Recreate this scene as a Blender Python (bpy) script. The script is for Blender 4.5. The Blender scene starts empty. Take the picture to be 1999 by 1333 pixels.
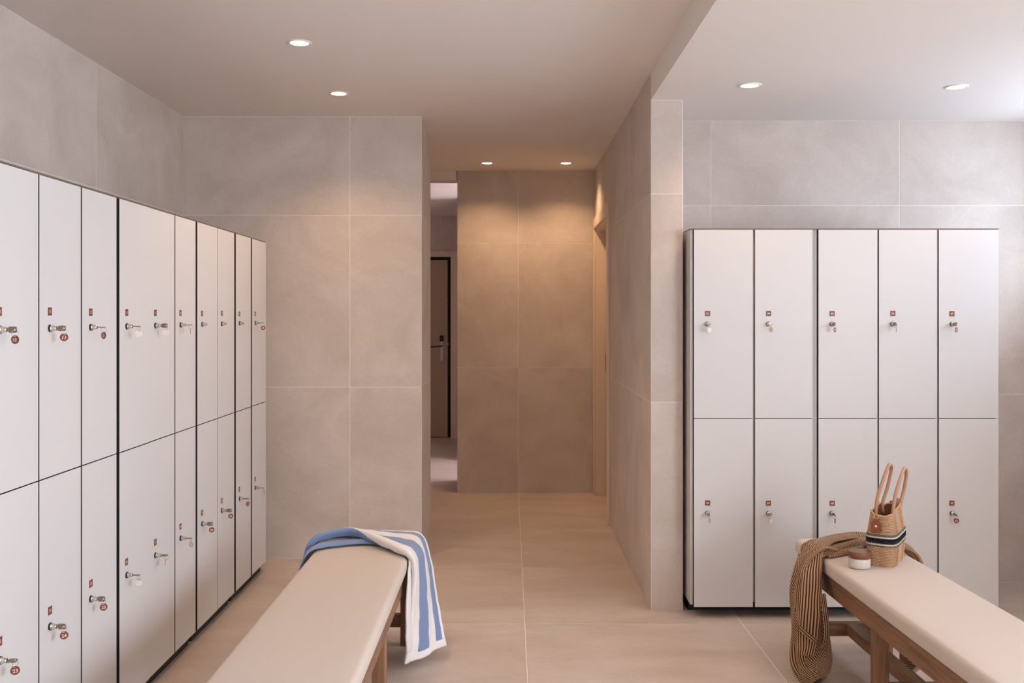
import bpy, bmesh, math, random
from mathutils import Vector, Matrix, noise
random.seed(7)
S = bpy.context.scene
C = S.collection
PI = math.pi

# ------------------------------------------------------------------ camera
cd = bpy.data.cameras.new('camera')
cam = bpy.data.objects.new('camera', cd)
C.objects.link(cam)
cam.location = (0, 0, 1.413)
cam.rotation_euler = (PI / 2, 0, 0)
cd.sensor_width = 36.0
cd.lens = 36.0 * 1900 / 1999
cd.shift_x = 4.5 / 1999
cd.shift_y = -49.5 / 1999
cd.clip_start = 0.05
S.camera = cam

# ------------------------------------------------------------------ world: even, overcast daylight outside the windows
W = bpy.data.worlds.new('overcast_sky')
S.world = W
W.use_nodes = True
bg = W.node_tree.nodes['Background']
SKY = (0.88, 0.955, 1.055)
bg.inputs[1].default_value = 20.0
_n = W.node_tree.nodes; _l = W.node_tree.links          # darker ground below the horizon, even cloud above
_tc = _n.new('ShaderNodeTexCoord'); _sx = _n.new('ShaderNodeSeparateXYZ'); _mr = _n.new('ShaderNodeMapRange'); _mx = _n.new('ShaderNodeMix')
_mr.inputs['From Min'].default_value = -0.04; _mr.inputs['From Max'].default_value = 0.04
_mx.data_type = 'RGBA'
_mx.inputs[6].default_value = tuple(0.95 * c for c in SKY) + (1,)
_mx.inputs[7].default_value = SKY + (1,)
_l.new(_tc.outputs['Generated'], _sx.inputs[0]); _l.new(_sx.outputs[2], _mr.inputs[0]); _l.new(_mr.outputs[0], _mx.inputs[0]); _l.new(_mx.outputs[2], bg.inputs[0])
LAMP_COL = (1.0, 0.62, 0.33)
LAMP_W = 34.0

# window openings on the right wall (y0, y1, z0, z1) and the glazed door at the end of the side corridor
WIN = [(3.1, 4.95, 1.5, 2.3), (-1.0, 1.6, 0.8, 2.3)]
XR = 2.95                                   # right wall
def portal(name, loc, rot, sx, sy):
    l = bpy.data.lights.new(name, 'AREA')
    l.shape = 'RECTANGLE'; l.size = sx; l.size_y = sy
    l.cycles.is_portal = True
    o = bpy.data.objects.new(name, l); C.objects.link(o)
    o.location = loc; o.rotation_euler = rot
    return o
for (y0, y1, z0, z1) in WIN:
    portal('daylight_portal', (XR + 0.10, (y0 + y1) / 2, (z0 + z1) / 2), (0, PI / 2, 0), z1 - z0, y1 - y0)
portal('daylight_portal', (0.98, 8.97, 1.25), (0, PI / 2, 0), 2.4, 1.06)

S.view_settings.view_transform = 'Standard'
S.view_settings.look = 'None'
S.view_settings.exposure = 0.12
S.view_settings.gamma = 1.0
S.view_settings.use_curve_mapping = False
S.cycles.max_bounces = 12
S.cycles.diffuse_bounces = 8
S.cycles.sample_clamp_indirect = 6.0
S.cycles.use_denoising = True

# ------------------------------------------------------------------ materials
def srgb(r, g, b):
    f = lambda c: (c / 255 / 12.92) if c / 255 <= 0.04045 else ((c / 255 + 0.055) / 1.055) ** 2.4
    return (f(r), f(g), f(b), 1)
M = {}
def mat(name, col, rough=0.5, metal=0.0, spec=0.5):
    m = bpy.data.materials.new(name); m.use_nodes = True
    b = m.node_tree.nodes['Principled BSDF']
    b.inputs['Base Color'].default_value = col
    b.inputs['Roughness'].default_value = rough
    b.inputs['Metallic'].default_value = metal
    b.inputs['Specular IOR Level'].default_value = spec
    M[name] = m
    return m
def nodes(m):
    nt = m.node_tree
    return nt, nt.nodes, nt.links, nt.nodes['Principled BSDF']
def ramp(N, stops):
    r = N.new('ShaderNodeValToRGB')
    el = r.color_ramp.elements
    while len(el) < len(stops): el.new(0.5)
    for e, (p, c) in zip(el, stops):
        e.position = p; e.color = c
    return r
def math_node(N, op, a=None, b=None):
    n = N.new('ShaderNodeMath'); n.operation = op
    if isinstance(a, (int, float)): n.inputs[0].default_value = a
    if isinstance(b, (int, float)): n.inputs[1].default_value = b
    return n

def tile_material(name, dark, light, rough, stretch=(1, 1, 1)):
    m = mat(name, light, rough, 0, 0.35)
    nt, N, L, b = nodes(m)
    tc = N.new('ShaderNodeTexCoord'); oi = N.new('ShaderNodeObjectInfo')
    mul = math_node(N, 'MULTIPLY', None, 37.0); L.new(oi.outputs['Random'], mul.inputs[0])
    cmb = N.new('ShaderNodeCombineXYZ')
    for k in range(3): L.new(mul.outputs[0], cmb.inputs[k])
    mp = N.new('ShaderNodeMapping'); mp.inputs['Scale'].default_value = stretch
    L.new(tc.outputs['Object'], mp.inputs['Vector']); L.new(cmb.outputs[0], mp.inputs['Location'])
    n1 = N.new('ShaderNodeTexNoise'); n1.inputs['Scale'].default_value = 2.3; n1.inputs['Detail'].default_value = 9; n1.inputs['Roughness'].default_value = 0.62
    n1.inputs['Distortion'].default_value = 0.6
    L.new(mp.outputs[0], n1.inputs['Vector'])
    n2 = N.new('ShaderNodeTexNoise'); n2.inputs['Scale'].default_value = 60; n2.inputs['Detail'].default_value = 3
    L.new(mp.outputs[0], n2.inputs['Vector'])
    mix = N.new('ShaderNodeMix'); mix.inputs['Factor'].default_value = 0.18
    L.new(n1.outputs['Fac'], mix.inputs[2]); L.new(n2.outputs['Fac'], mix.inputs[3])
    r = ramp(N, [(0.30, dark), (0.70, light)])
    L.new(mix.outputs[0], r.inputs[0])
    L.new(r.outputs[0], b.inputs['Base Color'])
    bp = N.new('ShaderNodeBump'); bp.inputs['Strength'].default_value = 0.04; bp.inputs['Distance'].default_value = 0.002
    L.new(n2.outputs['Fac'], bp.inputs['Height']); L.new(bp.outputs[0], b.inputs['Normal'])
    return m
tile_material('wall_tile', srgb(190, 178, 168), srgb(217, 207, 199), 0.55)
tile_material('floor_tile', srgb(190, 174, 160), srgb(216, 202, 190), 0.45, (0.7, 1.6, 1))
mat('grout', srgb(243, 236, 228), 0.9)
mat('ceiling_paint', srgb(232, 226, 221), 0.9, 0, 0.2)
mat('locker_white', srgb(216, 214, 213), 0.38, 0, 0.4)
mat('core_black', srgb(34, 33, 32), 0.6)
mat('carcass', srgb(205, 202, 199), 0.4)
mat('top_edge', srgb(112, 98, 90), 0.5)
mat('dark_plinth', srgb(40, 40, 40), 0.6)
mat('chrome', srgb(215, 210, 204), 0.22, 1.0)
mat('rubber', srgb(22, 24, 24), 0.5)
mat('key_metal', srgb(140, 126, 114), 0.45, 0.6)
mat('plate_brown', srgb(122, 66, 52), 0.45)
mat('plate_digit', srgb(250, 226, 218), 0.5)
mat('tag_pale', srgb(232, 216, 213), 0.5)
mat('frame_paint', srgb(226, 208, 188), 0.45)
mat('door_paint', srgb(214, 196, 180), 0.5)
mat('door_far', srgb(178, 154, 134), 0.5)
mat('trim_white', srgb(240, 238, 234), 0.4)
mat('steel_dark', srgb(96, 92, 86), 0.3, 1.0)
mat('steel_light', srgb(190, 188, 186), 0.35, 1.0)
mat('window_frame', srgb(235, 235, 235), 0.4)
mat('leather_brown', srgb(128, 66, 38), 0.5)
mat('leather_tan', srgb(184, 140, 110), 0.6)
mat('jar_lid', srgb(120, 76, 54), 0.35)
mat('jar_cream', srgb(240, 232, 222), 0.3)
mat('brass', srgb(222, 190, 140), 0.3, 1.0)
mat('lining', srgb(150, 100, 70), 0.8)

m = mat('lamp_lens', (1, 1, 1, 1), 0.5)
nt, N, L, b = nodes(m)
b.inputs['Emission Color'].default_value = (1.0, 0.93, 0.84, 1); b.inputs['Emission Strength'].default_value = 6.0

def glass_material(name, tint):
    m = bpy.data.materials.new(name); m.use_nodes = True; M[name] = m
    nt = m.node_tree; N = nt.nodes; N.remove(N['Principled BSDF'])
    tr = N.new('ShaderNodeBsdfTransparent'); tr.inputs[0].default_value = tint + (1,)
    gl = N.new('ShaderNodeBsdfGlossy'); gl.inputs['Roughness'].default_value = 0.02
    mx = N.new('ShaderNodeMixShader'); mx.inputs[0].default_value = 0.06
    nt.links.new(tr.outputs[0], mx.inputs[1]); nt.links.new(gl.outputs[0], mx.inputs[2])
    nt.links.new(mx.outputs[0], N['Material Output'].inputs[0])
GLASS = [(0.64, 0.67, 0.71), (0.93, 0.93, 0.93), (0.70, 0.66, 0.69)]
for i, g in enumerate(GLASS): glass_material('window_glass_%d' % (i + 1), g)

m = mat('cream_glass', srgb(238, 230, 222), 0.12)       # frosted thick jar wall
b = m.node_tree.nodes['Principled BSDF']; b.inputs['Transmission Weight'].default_value = 0.35; b.inputs['IOR'].default_value = 1.3

def wood_material(name, c1, c2, axis):
    m = mat(name, c1, 0.5, 0, 0.35)
    nt, N, L, b = nodes(m)
    tc = N.new('ShaderNodeTexCoord'); mp = N.new('ShaderNodeMapping')
    sc = [14, 14, 14]; sc[axis] = 1.1
    mp.inputs['Scale'].default_value = sc
    L.new(tc.outputs['Object'], mp.inputs['Vector'])
    n = N.new('ShaderNodeTexNoise'); n.inputs['Scale'].default_value = 2.6; n.inputs['Detail'].default_value = 6; n.inputs['Distortion'].default_value = 1.4
    L.new(mp.outputs[0], n.inputs['Vector'])
    r = ramp(N, [(0.30, c1), (0.72, c2)])
    L.new(n.outputs['Fac'], r.inputs[0]); L.new(r.outputs[0], b.inputs['Base Color'])
    bp = N.new('ShaderNodeBump'); bp.inputs['Strength'].default_value = 0.12; bp.inputs['Distance'].default_value = 0.002
    L.new(n.outputs['Fac'], bp.inputs['Height']); L.new(bp.outputs[0], b.inputs['Normal'])
for k, ax in enumerate('xyz'):
    wood_material('wood_' + ax, srgb(112, 80, 58), srgb(156, 117, 88), k)

def fabric_bump(m, scale, strength, dist=0.001):
    nt, N, L, b = nodes(m)
    tc = N.new('ShaderNodeTexCoord')
    n = N.new('ShaderNodeTexNoise'); n.inputs['Scale'].default_value = scale; n.inputs['Detail'].default_value = 4
    L.new(tc.outputs['Object'], n.inputs['Vector'])
    bp = N.new('ShaderNodeBump'); bp.inputs['Strength'].default_value = strength; bp.inputs['Distance'].default_value = dist
    L.new(n.outputs['Fac'], bp.inputs['Height']); L.new(bp.outputs[0], b.inputs['Normal'])
m = mat('cushion_vinyl', srgb(211, 198, 186), 0.55, 0, 0.35); fabric_bump(m, 240, 0.10)

# ------------------------------------------------------------------ mesh helpers
def link(name, me, parent=None, loc=None, rot=None):
    o = bpy.data.objects.new(name, me)
    C.objects.link(o)
    if parent is not None: o.parent = parent
    if loc is not None: o.location = loc
    if rot is not None: o.rotation_euler = rot
    return o
def from_bm(name, bm, mats, smooth=False):
    me = bpy.data.meshes.new(name)
    bm.normal_update()
    bm.to_mesh(me); bm.free()
    for k in (mats if isinstance(mats, (list, tuple)) else [mats]): me.materials.append(M[k])
    if smooth:
        for p in me.polygons: p.use_smooth = True
    return me
def box(bm, x0, x1, y0, y1, z0, z1, mi=0, bevel=0.0):
    vs = [bm.verts.new(p) for p in ((x0,y0,z0),(x1,y0,z0),(x1,y1,z0),(x0,y1,z0),(x0,y0,z1),(x1,y0,z1),(x1,y1,z1),(x0,y1,z1))]
    fs = [bm.faces.new([vs[i] for i in f]) for f in ((3,2,1,0),(4,5,6,7),(0,1,5,4),(1,2,6,5),(2,3,7,6),(3,0,4,7))]
    for f in fs: f.material_index = mi
    if bevel > 0:
        es = list({e for f in fs for e in f.edges})
        bmesh.ops.bevel(bm, geom=es, offset=bevel, segments=1, affect='EDGES', profile=0.5)
    return fs
def box_obj(name, d, m, parent=None, bevel=0.0, loc=None, rot=None):
    bm = bmesh.new(); box(bm, *d, bevel=bevel)
    return link(name, from_bm(name, bm, m), parent, loc, rot)
def lathe(bm, prof, n=24, axis='z', mi=0, caps=True, sharp=False):
    if sharp:                                   # every step its own band, so the edges stay crisp
        for i in range(len(prof) - 1): lathe(bm, prof[i:i+2], n, axis, mi, False)
        lathe(bm, [(prof[-1][0], prof[-1][1]), (0.0003, prof[-1][1])], n, axis, mi, False)
        return
    rings = []
    for (r, h) in prof:
        ring = []
        for k in range(n):
            a = 2 * PI * k / n
            p = (r*math.cos(a), r*math.sin(a), h) if axis == 'z' else (r*math.cos(a), h, r*math.sin(a))
            ring.append(bm.verts.new(p))
        rings.append(ring)
    for i in range(len(rings) - 1):
        for k in range(n):
            f = bm.faces.new((rings[i][k], rings[i][(k+1) % n], rings[i+1][(k+1) % n], rings[i+1][k]))
            f.material_index = mi; f.smooth = True
    if caps:
        f = bm.faces.new(rings[-1]); f.material_index = mi
        f = bm.faces.new(list(reversed(rings[0]))); f.material_index = mi
    bmesh.ops.recalc_face_normals(bm, faces=bm.faces[:])
    return rings
def tube(bm, pts, r, n=8, mi=0, closed=False):
    pts = [Vector(p) for p in pts]; rings = []
    up = Vector((0.31, 0.17, 0.93))
    for i, p in enumerate(pts):
        if closed: t = pts[(i+1) % len(pts)] - pts[i-1]
        else: t = pts[min(i+1, len(pts)-1)] - pts[max(i-1, 0)]
        t.normalize()
        a = t.cross(up); a.normalize(); b2 = t.cross(a); up = -b2 if False else up
        rr = r(i / (len(pts) - 1)) if callable(r) else r
        rings.append([bm.verts.new(p + a*rr*math.cos(2*PI*k/n) + b2*rr*math.sin(2*PI*k/n)) for k in range(n)])
    m_ = len(rings)
    for i in range(m_ if closed else m_ - 1):
        for k in range(n):
            f = bm.faces.new((rings[i][k], rings[i][(k+1) % n], rings[(i+1) % m_][(k+1) % n], rings[(i+1) % m_][k]))
            f.material_index = mi; f.smooth = True
    if not closed:
        bm.faces.new(rings[-1]); bm.faces.new(list(reversed(rings[0])))
    bmesh.ops.recalc_face_normals(bm, faces=bm.faces[:])
def cr(p0, p1, p2, p3, t):
    return 0.5 * ((2*p1) + (-p0 + p2)*t + (2*p0 - 5*p1 + 4*p2 - p3)*t*t + (-p0 + 3*p1 - 3*p2 + p3)*t*t*t)
def curve_pts(P, n):
    P = [Vector(p) for p in P]; out = []
    m_ = len(P) - 1
    for k in range(n + 1):
        s = k / n * m_; i = min(int(s), m_ - 1); t = s - i
        out.append(cr(P[max(i-1, 0)], P[i], P[i+1], P[min(i+2, m_)], t))
    return out
def loft(bm, G, nu, nv, mi=0, uvlay=None, u0=0, u1=1, v0=0, v1=1, wob=0.0, seed=0, freq=18):
    """G: rows (u) of control points (v) -> smooth sheet"""
    rows = [curve_pts(r, nv) for r in G]
    cols = [curve_pts([rows[i][j] for i in range(len(rows))], nu) for j in range(nv + 1)]
    V = [[None]*(nv+1) for _ in range(nu+1)]
    for i in range(nu + 1):
        for j in range(nv + 1):
            p = cols[j][i]
            if wob:
                q = p * freq + Vector((seed, seed*1.7, 0))
                p = p + Vector((noise.noise(q), noise.noise(q + Vector((31, 7, 3))), noise.noise(q + Vector((5, 77, 19))))) * wob
            V[i][j] = bm.verts.new(p)
    for i in range(nu):
        for j in range(nv):
            f = bm.faces.new((V[i][j], V[i+1][j], V[i+1][j+1], V[i][j+1])); f.smooth = True; f.material_index = mi
            if uvlay is not None:
                for lp, (a, c) in zip(f.loops, ((i, j), (i+1, j), (i+1, j+1), (i, j+1))):
                    lp[uvlay].uv = (u0 + (u1-u0)*a/nu, v0 + (v1-v0)*c/nv)
    return V
def tag(o, label, cat, group=None, kind=None):
    if label: o['label'] = label
    if cat: o['category'] = cat
    if group: o['group'] = group
    if kind: o['kind'] = kind
    return o
def thing(name, label, cat, loc=(0, 0, 0), rz=0, group=None):
    o = link(name, None, None, loc, (0, 0, rz))
    return tag(o, label, cat, group)
def struct(o, label=None):
    o['kind'] = 'structure'
    if label: o['label'] = label
    return o

# ------------------------------------------------------------------ room shell
ZC, ZA = 2.575, 2.45                # main ceiling, lower ceiling over the right-hand locker bay
TILE = {}
def tile_mesh(w, h, m, t=0.008):
    key = (round(w, 4), round(h, 4), m)
    if key in TILE: return TILE[key]
    bm = bmesh.new(); g = 0.0012
    R = []
    for (i, z) in ((0, 0), (0, t - g), (g, t)):
        R.append([bm.verts.new(p) for p in ((i, i, z), (w-i, i, z), (w-i, h-i, z), (i, h-i, z))])
    for a in range(2):
        for k in range(4):
            bm.faces.new((R[a][k], R[a][(k+1) % 4], R[a+1][(k+1) % 4], R[a+1][k]))
    bm.faces.new(R[2])
    TILE[key] = from_bm('tile', bm, m)
    return TILE[key]
def tile_plane(parent, O, U, V, ul, vl, uj, vj, m='wall_tile', holes=(), gap=0.003):
    """O: corner on the plane of the tiles' back; U, V unit axes with U x V pointing into the room"""
    O, U, V = Vector(O), Vector(U), Vector(V); Nn = U.cross(V)
    us = [0] + [u for u in sorted(uj) if 0.02 < u < ul - 0.02] + [ul]
    vs = [0] + [v for v in sorted(vj) if 0.02 < v < vl - 0.02] + [vl]
    for a, b_ in zip(us, us[1:]):
        for c, d in zip(vs, vs[1:]):
            rects = [(a, b_, c, d)]
            for (h0, h1, k0, k1) in holes:
                nr = []
                for (p, q, r, s) in rects:
                    if q <= h0 or p >= h1 or s <= k0 or r >= k1: nr.append((p, q, r, s)); continue
                    if p < h0: nr.append((p, h0, r, s))
                    if q > h1: nr.append((h1, q, r, s))
                    if r < k0: nr.append((max(p, h0), min(q, h1), r, k0))
                    if s > k1: nr.append((max(p, h0), min(q, h1), k1, s))
                rects = nr
            for (p, q, r, s) in rects:
                if q - p < 0.01 or s - r < 0.01: continue
                p2, r2 = p + gap/2, r + gap/2
                o = link('tile', tile_mesh(q - p - gap, s - r - gap, m), parent)
                Mx = Matrix((U, V, Nn)).transposed().to_4x4(); Mx.translation = O + U*p2 + V*r2
                o.matrix_local = Mx
def wall(name, boxes, m='grout', label=None):
    bm = bmesh.new()
    for d in boxes: box(bm, *d)
    return struct(link(name, from_bm(name, bm, m)), label)
TT = 0.0065     # tile face stands this far proud of the grout bed
def grid(a, b_, origin):       # joints every metre, measured from a
    k = math.ceil((a - origin)); r = []
    while origin + k < b_: r.append(origin + k - a); k += 1
    return r
XJ, YJ, ZJ = 0.07, 4.47, 0.0

YB, YF, YR = 5.664, 7.78, -1.6         # back wall on the left, far wall, wall behind the camera
XL, XP, XW = -1.90, -0.513, 0.678      # left wall, passage left corner, passage right wall
YC, XC2, YA = 4.67, 0.83, 5.165        # column front, column right side, alcove back wall
YD = 11.28                             # wall with the far door

floor = wall('floor', [(-3.7, 3.8, -1.9, 11.6, -0.12, -0.0014)])
tile_plane(floor, (-3.7, -1.9, -0.008), (1, 0, 0), (0, 1, 0), 7.5, 13.5, grid(-3.7, 3.8, XJ), grid(-1.9, 11.6, YJ), 'floor_tile', gap=0.0035)

ceil = wall('ceiling', [(-3.7, XW, -1.9, 11.6, ZC, ZC + 0.15), (XW, 3.8, 5.3, 11.6, ZC, ZC + 0.15), (XW, 3.8, -1.9, 5.3, ZA, ZC + 0.15)], 'ceiling_paint')
lint = struct(box_obj('trim_1', (-3.5, -0.425, YF, YF + 0.17, 2.50, ZC + 0.01), 'ceiling_paint'))

w = wall('wall_left', [(XL - 0.2, XL, YR, YB + 0.1, 0, ZC)])
tile_plane(w, (XL - 0.0065, YR, 0), (0, 1, 0), (0, 0, 1), YB - YR, ZC, grid(YR, YB, YJ), (1.0, 2.0))
w = wall('wall_back', [(XL, XP, YB + 0.001, 6.29, 0, ZC), (-3.7, XL, 6.09, 6.29, 0, ZC)])
tile_plane(w, (XL, YB + 0.0075, 0), (1, 0, 0), (0, 0, 1), XP - XL, ZC, grid(XL, XP, XJ), (1.0, 2.0))
tile_plane(w, (XP - 0.0065, YB, 0), (0, 1, 0), (0, 0, 1), 0.626, ZC, (), (1.0, 2.0))
w = wall('wall_passage_left', [(-3.7, -3.5, 6.29, 11.5, 0, ZC)])
tile_plane(w, (-3.5065, 6.29, 0), (0, 1, 0), (0, 0, 1), 5.0, ZC, grid(6.29, 11.3, YJ), (1.0, 2.0))
w = wall('wall_far', [(-0.418, 0.75, YF, 8.41, 0, ZC)])
tile_plane(w, (-0.418, YF + 0.0065, 0), (1, 0, 0), (0, 0, 1), 1.096, ZC, grid(-0.418, 0.678, XJ), (1.0, 2.0))
tile_plane(w, (-0.418 + 0.0065, 8.41, 0), (0, -1, 0), (0, 0, 1), 0.63, ZC, (), (1.0, 2.0))
w = wall('wall_corridor', [(-0.418, 1.1, 9.53, 9.73, 0, ZC), (-0.418, -0.22, 9.53, YD, 0, ZC), (0.75, 1.1, 8.2, 8.41, 0, ZC), (0.9, 1.1, 8.3, 9.6, 2.45, ZC)])
DX0, DX1, DZ = -1.56, -0.683, 2.10     # far door opening
w = wall('wall_door', [(-3.7, DX0, YD, YD + 0.2, 0, ZC), (DX1, -0.2, YD, YD + 0.2, 0, ZC), (DX0, DX1, YD, YD + 0.2, DZ, ZC), (DX0, DX1, YD + 0.16, YD + 0.2, 0, DZ)])
tile_plane(w, (-3.5, YD + 0.0065, 0), (1, 0, 0), (0, 0, 1), 3.1, ZC, grid(-3.5, -0.4, XJ + 0.12), (1.0, 2.0), holes=[(DX0 + 3.5 - 0.06, DX1 + 3.5 + 0.06, -1, DZ + 0.06)])
# passage right wall with door opening, ending in the column
DY0, DY1, DH = 6.655, 7.70, 2.115
w = wall('wall_passage_right', [(XW, XC2, YC, DY0, 0, ZC), (XW, XC2, DY1, YF + 0.1, 0, ZC), (XW, XC2, DY0, DY1, DH, ZC), (XC2 - 0.03, XC2 + 0.03, 5.3, 8.2, 0, ZC)])
tile_plane(w, (XW + 0.0065, YF, 0), (0, -1, 0), (0, 0, 1), YF - YC, ZC, [YF - y for y in (5.47, 6.47)], (1.0, 2.0),
           holes=[(YF - DY1 - 0.07, YF - DY0 + 0.07, -1, DH + 0.07)])
tile_plane(w, (XW, YC + 0.0065, 0), (1, 0, 0), (0, 0, 1), XC2 - XW, ZA, (), (1.0, 2.0))
tile_plane(w, (XC2 - 0.0065, YC, 0), (0, 1, 0), (0, 0, 1), YA - YC, ZA, (), (1.0, 2.0))
w = wall('wall_alcove', [(XC2, 3.8, YA + 0.001, YA + 0.2, 0, ZC)])
tile_plane(w, (XC2, YA + 0.0075, 0), (1, 0, 0), (0, 0, 1), XR - XC2, ZA, grid(XC2, XR, XJ), (1.0, 2.0))
bx = []
ys = [YR]
for (y0, y1, z0, z1) in sorted(WIN):
    bx += [(XR, XR + 0.2, ys[-1], y0, 0, ZC), (XR, XR + 0.2, y0, y1, 0, z0), (XR, XR + 0.2, y0, y1, z1, ZC)]
    ys.append(y1)
bx.append((XR, XR + 0.2, ys[-1], YA + 0.1, 0, ZC))
w = wall('wall_right', bx)
tile_plane(w, (XR + 0.0065, YA, 0), (0, -1, 0), (0, 0, 1), YA - YR, ZA, [YA - YJ + k for k in range(6)], (1.0, 2.0), holes=[(YA - y1, YA - y0, z0, z1) for (y0, y1, z0, z1) in WIN])
w = wall('wall_rear', [(XL - 0.2, XR + 0.2, YR - 0.2, YR, 0, ZC)])
tile_plane(w, (XR, YR - 0.0065, 0), (-1, 0, 0), (0, 0, 1), XR - XL, ZA, [0.38 + k for k in range(6)], (1.0, 2.0))

def window(name, y0, y1, z0, z1, x, n, gm):
    root = struct(link(name, None, None, (x, (y0+y1)/2, z0)))
    hw = (y1 - y0) / 2; h = z1 - z0; f = 0.05
    for d in ((-hw, hw, 0, f), (-hw, hw, h - f, h)):
        box_obj('window_frame', (-0.03, 0.03, d[0], d[1], d[2], d[3]), 'window_frame', root, 0.004)
    for k in range(n + 1):
        c = -hw + f/2 + (2*hw - f) * k / n
        box_obj('window_frame', (-0.03, 0.03, c - f/2, c + f/2, f, h - f), 'window_frame', root, 0.004)
    for k in range(n):
        a = -hw + f/2 + (2*hw - f) * k / n + f/2; b_ = -hw + f/2 + (2*hw - f) * (k+1) / n - f/2
        box_obj('pane', (-0.004, 0.004, a, b_, f, h - f), gm, root)
for i, (y0, y1, z0, z1) in enumerate(WIN): window('window_%d' % (i + 1), y0, y1, z0, z1, XR + 0.15, 3, 'window_glass_%d' % (i + 1))
window('window_3', 8.41, 9.53, 0.02, 2.45, 1.03, 1, 'window_glass_3')

# ------------------------------------------------------------------ doors
d1 = struct(link('door_1', None, None, (XW, DY0, 0)), 'pale beige painted door in the right wall of the passage')
LD = DY1 - DY0
box_obj('door_leaf', (0.075, 0.115, 0.035, LD - 0.035, 0.008, DH - 0.03), 'door_paint', d1, 0.002)
box_obj('jamb', (0.0, 0.13, 0.0, 0.03, 0, DH), 'frame_paint', d1, 0.002)
box_obj('jamb', (0.0, 0.13, LD - 0.03, LD, 0, DH), 'frame_paint', d1, 0.002)
box_obj('jamb', (0.0, 0.13, 0.03, LD - 0.03, DH - 0.03, DH), 'frame_paint', d1, 0.002)
box_obj('casing', (-0.016, 0.0, -0.07, 0.012, 0, DH + 0.07), 'frame_paint', d1, 0.003)
box_obj('casing', (-0.016, 0.0, LD - 0.012, LD + 0.07, 0, DH + 0.07), 'frame_paint', d1, 0.003)
box_obj('casing', (-0.016, 0.0, 0.012, LD - 0.012, DH - 0.012, DH + 0.07), 'frame_paint', d1, 0.003)
box_obj('door_stop', (0.055, 0.075, LD - 0.045, LD - 0.03, 0, DH - 0.03), 'frame_paint', d1, 0.001)
box_obj('strike_plate', (0.074, 0.0765, LD - 0.10, LD - 0.055, 0.98, 1.12), 'steel_dark', d1)

d2 = struct(link('door_2', None, None, (DX0, YD, 0)), 'beige door with a black and steel card lock at the far end')
WD = DX1 - DX0
box_obj('door_leaf', (0.004, WD - 0.038, 0.03, 0.075, 0.006, DZ - 0.035), 'door_far', d2, 0.002)
box_obj('frame_rebate', (0.0, WD, 0.10, 0.15, 0.0, DZ), 'core_black', d2)
for nm, d in (('casing', (-0.075, 0.0, -0.02, 0.03, 0, DZ + 0.07)), ('casing', (WD, WD + 0.085, -0.02, 0.03, 0, DZ + 0.07)), ('casing', (0.0, WD, -0.02, 0.03, DZ, DZ + 0.07))):
    box_obj(nm, d, 'frame_paint', d2, 0.003)
lk = box_obj('lock_plate', (WD - 0.125, WD - 0.085, 0.008, 0.03, 0.895, 1.12), 'steel_light', d2, 0.003)
box_obj('card_reader', (WD - 0.128, WD - 0.082, 0.004, 0.03, 1.12, 1.19), 'rubber', d2, 0.004)
bm = bmesh.new(); tube(bm, [(WD - 0.10, 0.01, 1.065), (WD - 0.10, -0.035, 1.065), (WD - 0.115, -0.045, 1.064), (WD - 0.24, -0.045, 1.057)], 0.010, 10)
link('door_handle', from_bm('door_handle', bm, 'steel_dark'), d2)
box_obj('latch', (WD - 0.037, WD - 0.03, 0.04, 0.06, 1.075, 1.10), 'steel_light', d2)

# ------------------------------------------------------------------ recessed ceiling lamps (each carries its own light)
def downlight(x, y, z, label, group, w=1.0):
    t = thing('ceiling_downlight', label, 'ceiling lamp', (x, y, z), 0, group)
    bm = bmesh.new()
    lathe(bm, [(0.038, 0.02), (0.038, -0.001), (0.040, -0.004), (0.049, -0.004), (0.052, 0.0), (0.052, 0.02)], 32, caps=False)
    link('trim_ring', from_bm('trim_ring', bm, 'trim_white'), t)
    bm = bmesh.new(); lathe(bm, [(0.0005, -0.003), (0.037, -0.003), (0.0378, 0.001), (0.0378, 0.012)], 32, caps=False)
    link('lens', from_bm('lens', bm, 'lamp_lens'), t)
    l = bpy.data.lights.new('lamp_light', 'SPOT')
    l.energy = LAMP_W * w; l.color = LAMP_COL; l.spot_size = math.radians(128); l.spot_blend = 0.75; l.shadow_soft_size = 0.035
    o = link('lamp_light', l, t, (0, 0, -0.012))
G1, G2, G3 = 'downlights in the main ceiling', 'downlights in the passage ceiling', 'downlights over the right-hand lockers'
downlight(-0.893, 4.135, ZC, 'round recessed downlight nearest the camera in the main ceiling', G1, 0.78)
downlight(-0.892, 5.075, ZC, 'round recessed downlight close to the tiled back wall on the left', G1, 0.78)
downlight(-0.171, 7.38, ZC, 'left of two small downlights before the far passage wall', G2, 0.70)
downlight(0.427, 7.38, ZC, 'right of two small downlights, above the beige passage door', G2, 0.70)
downlight(1.079, 4.37, ZA, 'round downlight above lockers 33 and 34', G3, 0.40)
downlight(2.02, 4.40, ZA, 'round downlight above lockers 36 and 37 near the bright corner', G3, 0.40)
for xx, lab in ((1.079, 'downlight in the lower ceiling above the right-hand bench, outside the picture'), (2.02, 'downlight in the lower ceiling beside the window, outside the picture')):
    downlight(xx, 2.9, ZA, lab, G3, 0.16)

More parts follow.
